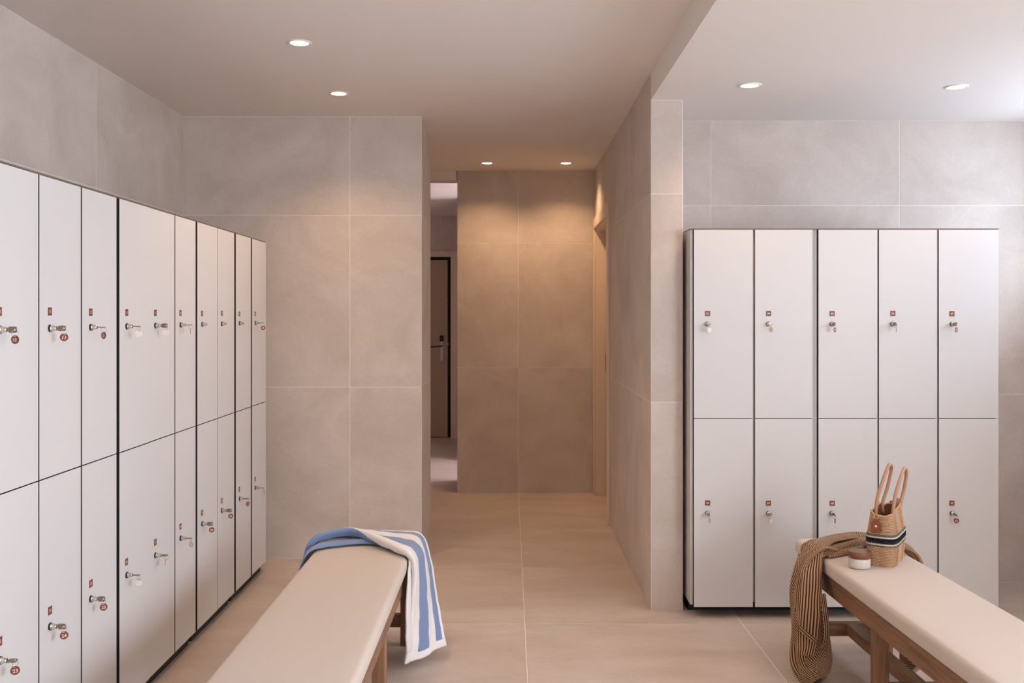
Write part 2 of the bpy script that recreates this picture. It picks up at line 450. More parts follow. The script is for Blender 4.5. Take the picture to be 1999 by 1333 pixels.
# ------------------------------------------------------------------ lockers
FONT = {}
def text_geo(s, h):
    """flat digits, centred, height h, in the xz plane facing -y; list of (verts, faces)"""
    if (s, h) in FONT: return FONT[(s, h)]
    cu = bpy.data.curves.new('txt', 'FONT'); cu.body = s; cu.resolution_u = 3; cu.offset = 0.014
    cu.align_x = 'CENTER'
    o = bpy.data.objects.new('txt', cu); C.objects.link(o)
    dg = bpy.context.evaluated_depsgraph_get()
    me = o.evaluated_get(dg).to_mesh()
    vs = [v.co.copy() for v in me.vertices]; fs = [tuple(p.vertices) for p in me.polygons]
    o.evaluated_get(dg).to_mesh_clear()
    bpy.data.objects.remove(o); bpy.data.curves.remove(cu)
    x0, x1 = min(v.x for v in vs), max(v.x for v in vs); y0, y1 = min(v.y for v in vs), max(v.y for v in vs)
    k = h / (y1 - y0)
    FONT[(s, h)] = ([((v.x - (x0+x1)/2)*k, (v.y - (y0+y1)/2)*k) for v in vs], fs)
    return FONT[(s, h)]
def add_text(bm, s, h, y, cz=0.0, mi=1):
    vs, fs = text_geo(s, h)
    bv = [bm.verts.new((a, y, b_ + cz)) for a, b_ in vs]
    for f in fs:
        try: fc = bm.faces.new([bv[i] for i in f]); fc.material_index = mi
        except ValueError: pass
def number_plate(num):
    bm = bmesh.new(); box(bm, -0.012, 0.012, -0.0012, 0, -0.012, 0.012)
    add_text(bm, str(num), 0.0095, -0.00135)
    return from_bm('number_plate', bm, ['plate_brown', 'plate_digit'])
def lock_mesh():
    bm = bmesh.new()
    lathe(bm, [(0.0112, 0.0), (0.0112, -0.0045), (0.0105, -0.0050)], 20, 'y', 0, sharp=True)
    lathe(bm, [(0.0100, -0.0048), (0.0100, -0.0068), (0.0088, -0.0080), (0.0078, -0.0085), (0.0078, -0.0125), (0.0068, -0.0130), (0.0068, -0.0200), (0.0058, -0.0212)], 20, 'y', 1, sharp=True)
    box(bm, -0.0008, 0.0008, -0.0214, -0.0205, -0.0035, 0.0035, 0)
    return from_bm('lock_cylinder', bm, ['rubber', 'chrome'])
LOCK = lock_mesh()
DOORM = {}
def door_mesh(w_, h_):
    key = (round(w_, 4), round(h_, 4))
    if key not in DOORM:
        bm = bmesh.new()
        fs = box(bm, 0, w_, 0, 0.013, 0, h_, 1)
        fs[2].material_index = 0; fs[4].material_index = 0
        DOORM[key] = from_bm('door', bm, ['locker_white', 'core_black'])
    return DOORM[key]
def cabinet(label, loc, rz, width, cols, ztop, zmid, zbot, depth, group, zlock, recess):
    """cols: (x0, x1, upper number, lower number, upper push-out, lower push-out); front plane y = 0"""
    t = thing('locker_cabinet', label, 'lockers', loc, rz, group)
    f = 0.0145; sp = 0.012
    box_obj('side_panel', (0, sp, f, depth, 0.06, ztop), 'carcass', t)
    box_obj('side_panel', (width - sp, width, f, depth, 0.06, ztop), 'carcass', t)
    box_obj('top_panel', (0, width, 0.002, depth, ztop, ztop + 0.005), 'top_edge', t)
    box_obj('bottom_panel', (sp, width - sp, f, depth, 0.06, 0.072), 'core_black', t)
    box_obj('back_panel', (sp, width - sp, depth - 0.01, depth, 0.072, ztop), 'core_black', t)
    box_obj('plinth', (0.01, width - 0.01, recess, depth - 0.02, 0, 0.06), 'dark_plinth', t)
    box_obj('shelf', (sp, width - sp, f + 0.002, depth - 0.01, zmid - 0.006, zmid + 0.006), 'core_black', t)
    for a, b_ in zip(cols, cols[1:]):
        c = (a[1] + b_[0]) / 2
        box_obj('divider', (c - 0.006, c + 0.006, f, depth - 0.01, 0.072, ztop), 'carcass', t)
    for (x0, x1, nu_, nl_, pu, pl) in cols:
        for (num, za, zb, po) in ((nl_, zbot, zmid - 0.0018, pl), (nu_, zmid + 0.0018, ztop - 0.0015, pu)):
            d = link('door', door_mesh(x1 - x0, zb - za), t, (x0, -po, za))
            lz = zlock[0 if num == nu_ else 1]
            jr = random.Random(num)
            tilt = 0.12 if num == 38 else jr.uniform(-0.03, 0.03)
            link('number_plate', number_plate(num), d, (0.063 + jr.uniform(-0.002, 0.002), 0, lz + 0.048 + jr.uniform(-0.002, 0.002) - za), (0, tilt, 0))
            link('lock_cylinder', LOCK, d, (0.063, 0, lz - za))
            LOCKPOS[num] = (t, x0 + 0.063, -po, lz)
    return t
LOCKPOS = {}
XF = -1.355
# near edge of each column of doors along the left wall (world y), and of the last edge
YE = {7: 1.660, 8: 1.945, 9: 2.232, 10: 2.520, 11: 2.804, 12: 3.083, 13: 3.374, 14: 3.657, 15: 3.943, 16: 4.220, 17: 4.516, 18: 4.812, 19: 5.118, 20: 5.409}
GAPS = {8: 0.006, 9: 0.006, 10: 0.018, 11: 0.007, 12: 0.008, 13: 0.020, 14: 0.0035, 15: 0.009, 16: 0.022, 17: 0.008, 18: 0.024, 19: 0.026}
PUSH = {13: 0.002, 18: 0.001, 16: 0.001}
for (a, b_) in ((7, 9), (10, 12), (13, 15), (16, 17), (18, 19)):
    y0 = YE[a]; y1 = YE[b_ + 1] - GAPS.get(b_ + 1, 0.0)
    cols = [(YE[n] - y0, YE[n + 1] - GAPS.get(n + 1, 0.0) - y0, n, n + 13, PUSH.get(n, 0), PUSH.get(n, 0)) for n in range(a, b_ + 1)]
    lab = {7: 'white locker block beyond the left edge of the picture', 10: 'white locker block nearest the camera on the left, upper doors 10 to 12',
           13: 'white locker block in the middle of the left row, upper doors 13 to 15', 16: 'two-column white locker block, second from the tiled back wall, upper doors 16 and 17',
           18: 'two-column white locker block at the far end of the left row, doors 18 and 19'}[a]
    cabinet(lab, (XF, y0, 0), PI/2, y1 - y0, cols, 1.822, 0.939, 0.052, 0.50, 'lockers along the left wall', (1.377, 0.499), 0.028)
YRL = 4.555
XE = {33: 0.8625, 34: 1.148, 35: 1.445, 36: 1.728, 37: 2.008, 38: 2.287}
GR = {34: 0.010, 35: 0.029, 36: 0.007, 37: 0.007}
for (a, b_) in ((33, 34), (35, 37)):
    x0 = XE[a] - 0.0145; x1 = XE[b_ + 1] - (0.0155 if b_ == 34 else -0.004)
    cols = [(XE[n] - x0, XE[n + 1] - GR.get(n + 1, 0.0) - x0, n, n + 5, 0, 0) for n in range(a, b_ + 1)]
    lab = {33: 'two-column white locker block beside the tiled column, upper doors 33 and 34', 35: 'three-column white locker block behind the straw bag, upper doors 35 to 37'}[a]
    cabinet(lab, (x0, YRL, 0), 0, x1 - x0, cols, 1.819, 0.934, 0.052, 0.50, 'lockers in the right-hand bay', (1.376, 0.491), 0.13)

# keys left in the locks: (roll of key, swing of tag away from facing the camera, tag side)
def key_head_mesh():
    bm = bmesh.new()
    box(bm, -0.0011, 0.0011, -0.026, -0.019, -0.0030, 0.0030)
    P = [(-0.0245, 0.0060), (-0.027, 0.0082), (-0.043, 0.0082), (-0.047, 0.0064), (-0.047, -0.0064), (-0.043, -0.0082), (-0.027, -0.0082), (-0.0245, -0.0060)]
    A, B = [[bm.verts.new((x, p[0], p[1])) for p in P] for x in (-0.0014, 0.0014)]
    bm.faces.new(A); bm.faces.new(B)
    for k in range(8): bm.faces.new((A[k], A[(k+1) % 8], B[(k+1) % 8], B[k]))
    for x in (-0.0016, 0.0016):                # bright eyelet round the ring hole
        f = bm.faces.new([bm.verts.new((x, -0.0425 + 0.0024*math.cos(2*PI*k/10), 0.0024*math.sin(2*PI*k/10))) for k in range(10)]); f.material_index = 1
    bmesh.ops.recalc_face_normals(bm, faces=bm.faces[:])
    return from_bm('key_blade', bm, ['key_metal', 'plate_digit'])
KEYM = key_head_mesh()
bm = bmesh.new(); tube(bm, [(0.0085*math.cos(2*PI*k/18), 0, 0.0085*math.sin(2*PI*k/18)) for k in range(18)], 0.0007, 6, closed=True)
RINGM = from_bm('key_ring', bm, 'steel_light')
def tag_mesh(num):
    bm = bmesh.new(); r = 0.0118; n = 20
    A = [bm.verts.new((r*math.cos(2*PI*k/n), -0.0008, r*math.sin(2*PI*k/n))) for k in range(n)]
    B = [bm.verts.new((r*math.cos(2*PI*k/n), 0.0008, r*math.sin(2*PI*k/n))) for k in range(n)]
    bm.faces.new(list(reversed(A))).material_index = 0
    bm.faces.new(B).material_index = 2
    for k in range(n): bm.faces.new((A[k], B[k], B[(k+1) % n], A[(k+1) % n])).material_index = 0
    bmesh.ops.recalc_face_normals(bm, faces=bm.faces[:])
    add_text(bm, str(num), 0.0100, -0.00095, -0.001)
    c = [bm.verts.new((0.0014*math.cos(2*PI*k/8), -0.00095, 0.0088 + 0.0014*math.sin(2*PI*k/8))) for k in range(8)]
    bm.faces.new(c).material_index = 1
    return from_bm('key_tag', bm, ['plate_brown', 'plate_digit', 'tag_pale'])
KEYS = {10: (8, 40, 0), 11: (8, 0, 0), 12: (88, 55, 0), 13: (85, 0, 1), 14: (5, 0, 1), 15: (88, 80, 1), 19: (86, 5, 0),
        23: (80, 0, 0), 24: (5, 0, 0), 25: (8, 5, 0), 26: (84, 0, 1), 27: (82, 70, 1), 28: (85, 50, 1), 29: (5, 0, 0), 30: (8, 0, 0), 31: (86, 45, 0), 32: (87, 45, 1),
        33: (86, 30, 1), 34: (88, 45, 1), 35: (10, 62, 0), 36: (10, 84, 1), 37: (15, 62, 0), 38: (20, 60, 1), 39: (80, 50, 1), 40: (25, 78, 0), 42: (35, 10, 0)}
for n, (roll, swing, back) in KEYS.items():
    cab, lx, ly, lz = LOCKPOS[n]
    rz = cab.rotation_euler.z
    p = Matrix.Rotation(rz, 4, 'Z') @ Vector((lx, ly, lz)) + cab.location
    what = 'pale blank tag' if back else 'round brown numbered tag'
    ORD = ('first', 'second', 'third', 'fourth', 'fifth', 'sixth', 'seventh', 'eighth', 'ninth', 'tenth')
    base, rw_ = ((10, 'upper lock of the left row') if n < 20 else (23, 'lower lock of the left row') if n < 33 else (33, 'upper lock of the right row') if n < 38 else (38, 'lower lock of the right row'))
    t = thing('locker_key', 'key with a %s in the %s %s' % (what, ORD[n - base], rw_), 'key', p, rz, 'locker keys')
    rl = math.radians(roll if n % 2 else -roll)
    link('key_blade', KEYM, t, (0, 0, 0), (0, rl, 0))
    hz = -0.0022
    loc = Matrix.Rotation(-rz, 4, 'Z') @ (cam.location - p)
    phi = math.atan2(-loc.x, -loc.y)                      # yaw that faces the camera position
    yaw = -phi + math.radians(swing) * (1 if n % 2 else -1) + (PI if back else 0)
    link('key_ring', RINGM, t, (0, -0.0425, hz - 0.0070), (0, 0, PI/2 if roll < 45 and False else yaw * 0.5))
    link('key_tag', tag_mesh(n), t, (0, -0.0425, hz - 0.0070 - 0.0080 - 0.0090), (0, math.radians((n * 37) % 17 - 8), yaw))

# ------------------------------------------------------------------ benches
def cushion_mesh(x0, x1, y0, y1, z0, z1):
    bm = bmesh.new()
    box(bm, x0, x1, y0, y1, z0, z1)
    bmesh.ops.bevel(bm, geom=bm.edges[:], offset=0.018, segments=4, affect='EDGES', profile=0.5)
    bmesh.ops.subdivide_edges(bm, edges=[e for e in bm.edges if e.calc_length() > 0.3], cuts=8, use_grid_fill=True)
    for v in bm.verts:
        if v.co.z > z1 - 0.002:
            v.co.z += 0.006 * max(0, 1 - ((v.co.x - (x0+x1)/2) / ((x1-x0)/2))**2)
    return from_bm('cushion', bm, 'cushion_vinyl', True)
def bench(label, loc, rz, wd, ln, pairs):
    """loc: centre of the far end on the floor; the bench runs towards -y"""
    t = thing('bench', label, 'bench', loc, rz, 'padded locker-room benches')
    h = wd / 2
    link('cushion', cushion_mesh(-h, h, -ln, 0, 0.388, 0.448), t)
    box_obj('seat_board', (-h + 0.012, h - 0.012, -ln + 0.012, -0.012, 0.366, 0.386), 'wood_y', t, 0.002)
    for s in (-1, 1):
        xo = s * (h - 0.016); xi = s * (h - 0.041)
        box_obj('side_rail', (min(xo, xi), max(xo, xi), -ln + 0.016, -0.016, 0.312, 0.365), 'wood_y', t, 0.002)
    for yy in (-0.016, -ln + 0.041):
        box_obj('end_rail', (-h + 0.042, h - 0.042, yy - 0.025, yy, 0.312, 0.365), 'wood_x', t, 0.002)
    for py in pairs:
        for s in (-1, 1):
            a, c = s * (h - 0.0155), s * (h - 0.0605)
            box_obj('leg', (min(a, c), max(a, c), py - 0.028, py + 0.028, 0, 0.3118), 'wood_z', t, 0.002)
        box_obj('cross_stretcher', (-h + 0.061, h - 0.061, py - 0.02, py + 0.02, 0.078, 0.130), 'wood_x', t, 0.002)
    box_obj('long_stretcher', (-0.022, 0.022, min(pairs) + 0.02, max(pairs) - 0.0205, 0.084, 0.1305), 'wood_y', t, 0.002)
    return t
b1 = bench('padded cream bench with a blue and white towel across its end', (-0.608, 4.335, 0), 0.0, 0.40, 2.05, (-0.14, -1.0, -1.9))
b2 = bench('padded cream bench holding the straw bag, jar and striped robe', (1.422, 4.23, 0), math.radians(1.3), 0.375, 2.05, (-0.15, -0.83, -1.9))
BZ = 0.449

# ------------------------------------------------------------------ striped towel across the end of the left bench
def terry(name, stops, hem_u):
    m = mat(name, (1, 1, 1, 1), 0.95, 0, 0.1)
    nt, N, L, b = nodes(m)
    uv = N.new('ShaderNodeUVMap'); sx = N.new('ShaderNodeSeparateXYZ'); L.new(uv.outputs[0], sx.inputs[0])
    tc = N.new('ShaderNodeTexCoord')
    n = N.new('ShaderNodeTexNoise'); n.inputs['Scale'].default_value = 420; n.inputs['Detail'].default_value = 3
    L.new(tc.outputs['Object'], n.inputs['Vector'])
    w1 = math_node(N, 'MULTIPLY_ADD', None, 0.012); w1.inputs[2].default_value = -0.006; L.new(n.outputs['Fac'], w1.inputs[0])
    ad = math_node(N, 'ADD'); L.new(sx.outputs[1], ad.inputs[0]); L.new(w1.outputs[0], ad.inputs[1])
    r = ramp(N, stops); r.color_ramp.interpolation = 'CONSTANT'; L.new(ad.outputs[0], r.inputs[0])
    gt = math_node(N, 'GREATER_THAN', None, hem_u); L.new(sx.outputs[0], gt.inputs[0])
    mx = N.new('ShaderNodeMix'); mx.data_type = 'RGBA'; L.new(gt.outputs[0], mx.inputs[0])
    L.new(r.outputs[0], mx.inputs[6]); mx.inputs[7].default_value = srgb(238, 232, 230)
    L.new(mx.outputs[2], b.inputs['Base Color'])
    bp = N.new('ShaderNodeBump'); bp.inputs['Strength'].default_value = 0.6; bp.inputs['Distance'].default_value = 0.002
    L.new(n.outputs['Fac'], bp.inputs['Height']); L.new(bp.outputs[0], b.inputs['Normal'])
    b.inputs['Sheen Weight'].default_value = 0.3
BL, WH = srgb(124, 143, 180), srgb(238, 232, 230)
terry('terry_upper', [(0.0, BL), (0.14, WH), (0.43, BL), (0.62, WH), (0.86, BL), (0.955, WH)], 0.972)
terry('terry_lower', [(0.0, BL), (0.42, WH), (0.70, BL)], 2.0)
def cloth_obj(name, sheets, m, parent, thick, origin):
    """sheets: list of (G, nu, nv, wob, freq, (u0,u1,v0,v1)); world coordinates, re-based on origin"""
    bm = bmesh.new(); uvl = bm.loops.layers.uv.new('UVMap')
    for k, (G, nu, nv, wob, fr, r) in enumerate(sheets):
        loft(bm, [[Vector(p) - Vector(origin) for p in row] for row in G], nu, nv, 0, uvl, r[0], r[1], r[2], r[3], wob, k*3.1, fr)
    o = link(name, from_bm(name, bm, m, True), parent)
    md = o.modifiers.new('thickness', 'SOLIDIFY'); md.thickness = thick; md.offset = 0.0
    return o
TO = (-0.6, 4.12, 0.455)
tw = thing('towel', 'blue and white striped terry towel draped over the bench end', 'towel', TO)
def row(x0, x1, yn, yf, z0, z1, amp, ph, n=9):
    """one line across the towel: near edge rolled under, soft ridges between"""
    out = []
    for j in range(n):
        v = j / (n - 1)
        x = x0 + (x1 - x0) * v; y = yn + (yf - yn) * v; z = z0 + (z1 - z0) * v
        out.append((x, y, z, v, amp * math.sin(v * 9.0 + ph)))
    return out
U = []
for (x0, x1, yn, yf, z0, z1, nx, nz, amp, ph, roll) in (
    (-0.868, -0.862, 4.05, 4.22, 0.30, 0.31, -1, 0, 0.006, 0, 0.004),
    (-0.850, -0.845, 4.05, 4.24, 0.40, 0.40, -1, 0.2, 0.006, 0.3, 0.006),
    (-0.822, -0.822, 4.07, 4.26, 0.472, 0.462, -0.6, 0.8, 0.005, 0.6, 0.010),
    (-0.760, -0.770, 4.10, 4.27, 0.487, 0.465, 0, 1, 0.005, 0.9, 0.016),
    (-0.690, -0.700, 4.12, 4.28, 0.492, 0.468, 0, 1, 0.006, 1.3, 0.020),
    (-0.615, -0.625, 4.08, 4.28, 0.490, 0.474, 0, 1, 0.006, 1.8, 0.022),
    (-0.530, -0.545, 3.99, 4.28, 0.482, 0.472, 0, 1, 0.006, 2.3, 0.022),
    (-0.450, -0.455, 3.90, 4.285, 0.473, 0.468, 0, 1, 0.007, 2.8, 0.020),
    (-0.405, -0.398, 3.868, 4.28, 0.464, 0.462, 0.5, 0.8, 0.007, 3.0, 0.016),
    (-0.382, -0.365, 3.862, 4.255, 0.425, 0.43, 1, 0.3, 0.008, 3.2, 0.012),
    (-0.380, -0.340, 3.862, 4.215, 0.36, 0.36, 1, 0, 0.007, 3.3, 0.008),
    (-0.386, -0.315, 3.862, 4.150, 0.25, 0.25, 1, 0, 0.008, 3.5, 0.006),
    (-0.396, -0.288, 3.862, 4.080, 0.13, 0.14, 1, 0, 0.009, 3.7, 0.004),
    (-0.410, -0.266, 3.860, 4.020, 0.032, 0.052, 1, 0, 0.010, 3.9, 0.003)):
    R = []
    R.append((x0 - nx*0.010, yn + 0.018, z0 - nz*0.012))         # folded-under hem of the near edge
    for (x, y, z, v, w_) in row(x0, x1, yn, yf, z0, z1, amp, ph):
        bulge = roll * math.exp(-((v - 0.10) / 0.13)**2)
        R.append((x + nx*(w_ + bulge), y, z + nz*(w_*0.6 + bulge)))
    U.append(R)
tf = cloth_obj('towel_fold', [(U, 90, 44, 0.003, 22, (0, 1, 0.13, 1))], 'terry_upper', tw, 0.007, TO)
for lp in tf.data.uv_layers[0].data:            # the towel twists as it crosses the bench: towards the left another stripe rolls to the front
    u_, v_ = lp.uv; k_ = min(max((0.47 - u_) / 0.18, 0), 1); k_ = k_*k_*(3 - 2*k_)
    lp.uv = (u_, v_ - 0.20*k_*(1 - v_)*1.1)
D = []
for (x0, x1, yn, yf, z0, z1, nx, nz, roll) in (
    (-0.860, -0.855, 3.93, 4.18, 0.30, 0.30, -1, 0, 0.003),
    (-0.842, -0.838, 3.93, 4.20, 0.40, 0.40, -1, 0.2, 0.004),
    (-0.816, -0.812, 3.96, 4.22, 0.452, 0.452, -0.6, 0.7, 0.006),
    (-0.760, -0.760, 4.01, 4.24, 0.458, 0.458, 0, 1, 0.009),
    (-0.680, -0.680, 4.045, 4.25, 0.460, 0.460, 0, 1, 0.010),
    (-0.600, -0.600, 4.06, 4.25, 0.460, 0.460, 0, 1, 0.010),
    (-0.520, -0.520, 4.05, 4.25, 0.459, 0.459, 0, 1, 0.006),
    (-0.440, -0.440, 3.99, 4.24, 0.456, 0.457, 0, 1, 0.004),
    (-0.403, -0.403, 3.885, 4.23, 0.445, 0.448, 0.6, 0.7, 0.003),
    (-0.400, -0.396, 3.82, 4.20, 0.38, 0.38, 1, 0, 0.003),
    (-0.402, -0.392, 3.765, 4.15, 0.28, 0.28, 1, 0, 0.006),
    (-0.404, -0.385, 3.760, 4.10, 0.18, 0.19, 1, 0, 0.008),
    (-0.405, -0.375, 3.79, 4.05, 0.10, 0.12, 1, 0, 0.008)):
    R = []
    for j in range(8):
        v = j / 7; b_ = roll * math.exp(-((v - 0.14) / 0.16)**2) + 0.35*roll*math.sin(v*8)
        R.append((x0 + (x1-x0)*v + nx*b_, yn + (yf-yn)*v, z0 + (z1-z0)*v + nz*b_))
    D.append(R)
tf = cloth_obj('towel_underfold', [(D, 70, 24, 0.0025, 22, (0, 1, 0, 1))], 'terry_lower', tw, 0.007, TO)
for lp in tf.data.uv_layers[0].data:            # the hanging end of the under layer shows its white stripe in front
    u_, v_ = lp.uv; k_ = min(max((u_ - 0.50) / 0.12, 0), 1); lp.uv = (u_, v_ + 0.44*k_*(1 - v_))

# ------------------------------------------------------------------ striped robe, jar and straw bag on the right bench
def stripes(name, period, shear, panel, seed, across=1.0):
    m = mat(name, (1, 1, 1, 1), 0.9, 0, 0.15)
    nt, N, L, b = nodes(m)
    uv = N.new('ShaderNodeUVMap'); sx = N.new('ShaderNodeSeparateXYZ'); L.new(uv.outputs[0], sx.inputs[0])
    tc = N.new('ShaderNodeTexCoord')
    n = N.new('ShaderNodeTexNoise'); n.inputs['Scale'].default_value = 9; n.inputs['Detail'].default_value = 0
    L.new(tc.outputs['Object'], n.inputs['Vector'])
    if panel:
        # the cloth is seen in creased panels whose stripes run at different slants
        pn = math_node(N, 'MULTIPLY_ADD', None, 1.0 / panel); L.new(sx.outputs[1], pn.inputs[0])
        wv = math_node(N, 'MULTIPLY', None, 2.2); L.new(n.outputs['Fac'], wv.inputs[0]); L.new(wv.outputs[0], pn.inputs[2])
        fl = math_node(N, 'FLOOR'); L.new(pn.outputs[0], fl.inputs[0])
        wn = N.new('ShaderNodeTexWhiteNoise'); wn.noise_dimensions = '1D'
        off = math_node(N, 'ADD', None, seed); L.new(fl.outputs[0], off.inputs[0]); L.new(off.outputs[0], wn.inputs['W'])
        sh = math_node(N, 'MULTIPLY_ADD', None, 0.9); sh.inputs[2].default_value = shear - 0.35; L.new(wn.outputs['Value'], sh.inputs[0])
        shout = sh.outputs[0]
    else:
        v = N.new('ShaderNodeValue'); v.outputs[0].default_value = shear; shout = v.outputs[0]
    t = math_node(N, 'MULTIPLY'); L.new(sx.outputs[0], t.inputs[0]); L.new(shout, t.inputs[1])
    ac = math_node(N, 'MULTIPLY', None, across); L.new(sx.outputs[1], ac.inputs[0])
    a = math_node(N, 'ADD'); L.new(t.outputs[0], a.inputs[0]); L.new(ac.outputs[0], a.inputs[1])
    wob = math_node(N, 'MULTIPLY', None, 0.010); L.new(n.outputs['Fac'], wob.inputs[0])
    a2 = math_node(N, 'ADD'); L.new(a.outputs[0], a2.inputs[0]); L.new(wob.outputs[0], a2.inputs[1])
    d = math_node(N, 'DIVIDE', None, period); L.new(a2.outputs[0], d.inputs[0])
    fr = math_node(N, 'FRACT'); L.new(d.outputs[0], fr.inputs[0])
    r = ramp(N, [(0.0, srgb(66, 40, 28)), (0.40, srgb(66, 40, 28)), (0.50, srgb(188, 152, 118)), (0.90, srgb(188, 152, 118)), (1.0, srgb(66, 40, 28))])
    L.new(fr.outputs[0], r.inputs[0]); L.new(r.outputs[0], b.inputs['Base Color'])
    b.inputs['Sheen Weight'].default_value = 0.15
stripes('robe_stripe', 0.0084, 0.42, 0.085, 3.0)
stripes('robe_stripe_long', 0.0084, 0.0, 0, 0)
stripes('robe_stripe_cross', 0.0080, 1.0, 0, 0, 0.25)
RO = (1.25, 3.9, 0.45)
rb = thing('robe', 'brown and cream pinstriped robe spilling over the bench onto the floor', 'robe', RO)
def swept(bm, uvl, P, n=28, fold=(3, 0.12, 7, 0.07), per_seg=7, twist=0.0, cross=False):
    """P: (x, y, z, half width, half thickness, side vector) along the cloth; closed soft section"""
    cen = curve_pts([p[:3] for p in P], (len(P)-1)*per_seg)
    hw = curve_pts([(p[3], p[4], 0) for p in P], (len(P)-1)*per_seg)
    sd = curve_pts([p[5] for p in P], (len(P)-1)*per_seg)
    rings = []; s = 0.0; S_ = []
    for i, c in enumerate(cen):
        if i: s += (cen[i] - cen[i-1]).length
        t = cen[min(i+1, len(cen)-1)] - cen[max(i-1, 0)]; t.normalize()
        e = sd[i] - t * sd[i].dot(t); e.normalize(); nn = t.cross(e)
        ring = []
        for k in range(n):
            th = 2*PI*k/n + twist*s
            m_ = 1 + fold[1]*math.sin(fold[0]*th + 6*s) + fold[3]*math.sin(fold[2]*th - 9*s + 1.0)
            ring.append(bm.verts.new(c + e*hw[i].x*math.cos(th)*m_ + nn*hw[i].y*math.sin(th)*m_ - Vector(RO)))
        rings.append(ring); S_.append(s)
    for i in range(len(rings)-1):
        for k in range(n):
            f = bm.faces.new((rings[i][k], rings[i][(k+1) % n], rings[i+1][(k+1) % n], rings[i+1][k])); f.smooth = True
            for lp, (a, c) in zip(f.loops, ((i, k), (i, k+1), (i+1, k+1), (i+1, k))):
                circ = 4.2 * math.hypot(hw[a].x, hw[a].y)
                lp[uvl].uv = (S_[a], circ*(c/n - 0.5))
    bm.faces.new(rings[-1]); bm.faces.new(list(reversed(rings[0])))
    bmesh.ops.recalc_face_normals(bm, faces=bm.faces[:])
bm = bmesh.new(); uvl = bm.loops.layers.uv.new('UVMap')
Sx, Sy = (1, 0.1, 0), (0.1, 1, 0)
swept(bm, uvl, [
    (1.182, 3.735, 0.010, 0.036, 0.028, (1, 0, 0)), (1.174, 3.750, 0.030, 0.058, 0.040, (1, 0, 0)), (1.169, 3.772, 0.075, 0.074, 0.050, (1, 0.05, 0)),
    (1.172, 3.795, 0.155, 0.073, 0.054, (1, 0.1, 0)), (1.172, 3.825, 0.255, 0.064, 0.058, (1, 0.2, 0)), (1.176, 3.875, 0.345, 0.062, 0.046, (0.7, 0.7, 0)),
    (1.197, 3.920, 0.420, 0.078, 0.034, (0.35, 1, 0)), (1.238, 3.950, 0.473, 0.082, 0.020, (0.1, 1, 0)), (1.310, 3.990, 0.480, 0.070, 0.020, (-0.2, 1, 0)),
    (1.390, 4.035, 0.483, 0.056, 0.023, (-0.4, 1, 0)), (1.470, 4.075, 0.481, 0.046, 0.022, (0, 1, 0)), (1.550, 4.055, 0.476, 0.042, 0.018, (0.4, 1, 0)),
    (1.610, 3.985, 0.468, 0.040, 0.016, (0.5, 1, 0)), (1.640, 3.935, 0.430, 0.042, 0.014, (0, 1, 0)), (1.643, 3.910, 0.340, 0.048, 0.014, (0, 1, 0)),
    (1.630, 3.880, 0.240, 0.075, 0.016, (0, 1, 0)), (1.612, 3.840, 0.140, 0.125, 0.016, (0, 1, 0.28)), (1.600, 3.770, 0.066, 0.135, 0.014, (0, 1, 0.36))], 40, (3, 0.13, 7, 0.08), 8)
link('robe_drape', from_bm('robe_drape', bm, 'robe_stripe', True), rb)
def ribbon(name, rows_, m, width_m, bow=0.006, wob=0.002):
    bm = bmesh.new(); uvl = bm.loops.layers.uv.new('UVMap'); G = []
    ln = 0; last = None
    for (a, c) in rows_:
        a, c = Vector(a), Vector(c); mid = (a + c) / 2
        G.append([a - Vector(RO), mid + Vector((-0.3, -1, 0.3)).normalized()*bow - Vector(RO), c - Vector(RO)])
        if last is not None: ln += (mid - last).length
        last = mid
    loft(bm, G, 9*len(rows_), 8, 0, uvl, 0, ln, 0, width_m, wob, 5, 25)
    o = link(name, from_bm(name, bm, m, True), rb)
    md = o.modifiers.new('thickness', 'SOLIDIFY'); md.thickness = 0.003; md.offset = 0
    return o
ribbon('robe_lapel', [((1.100, 3.722, 0.120), (1.160, 3.706, 0.115)), ((1.104, 3.732, 0.180), (1.178, 3.716, 0.175)), ((1.116, 3.760, 0.270), (1.196, 3.742, 0.265)),
    ((1.136, 3.808, 0.355), (1.210, 3.786, 0.350)), ((1.166, 3.862, 0.425), (1.226, 3.824, 0.418)), ((1.205, 3.905, 0.488), (1.243, 3.858, 0.478)),
    ((1.268, 3.955, 0.505), (1.290, 3.905, 0.500)), ((1.345, 4.000, 0.510), (1.362, 3.955, 0.505)), ((1.42, 4.04, 0.508), (1.43, 4.0, 0.502))], 'robe_stripe_long', 0.068)
ribbon('belt_loop', [((1.196, 3.746, 0.345), (1.216, 3.752, 0.345)), ((1.200, 3.732, 0.280), (1.221, 3.738, 0.280)), ((1.203, 3.726, 0.210), (1.224, 3.733, 0.210)), ((1.198, 3.724, 0.165), (1.217, 3.730, 0.160)), ((1.186, 3.722, 0.150), (1.190, 3.728, 0.140))], 'robe_stripe_long', 0.024, 0.002, 0.001)
ribbon('pocket_trim', [((1.108, 3.722, 0.232), (1.104, 3.722, 0.214)), ((1.138, 3.712, 0.208), (1.132, 3.712, 0.190)), ((1.172, 3.708, 0.182), (1.168, 3.708, 0.166))], 'robe_stripe_long', 0.020, 0.002, 0.0)
bm = bmesh.new(); uvl = bm.loops.layers.uv.new('UVMap')
swept(bm, uvl, [(1.235, 3.872, 0.462, 0.020, 0.010, (0.3, -1, 0)), (1.300, 3.915, 0.474, 0.021, 0.017, (0.3, -1, 0)), (1.370, 3.965, 0.478, 0.022, 0.020, (0.3, -1, 0)), (1.430, 4.005, 0.480, 0.024, 0.022, (0.3, -1, 0)), (1.48, 4.04, 0.478, 0.016, 0.016, (0.3, -1, 0))], 20, (2, 0.06, 5, 0.04), 8)
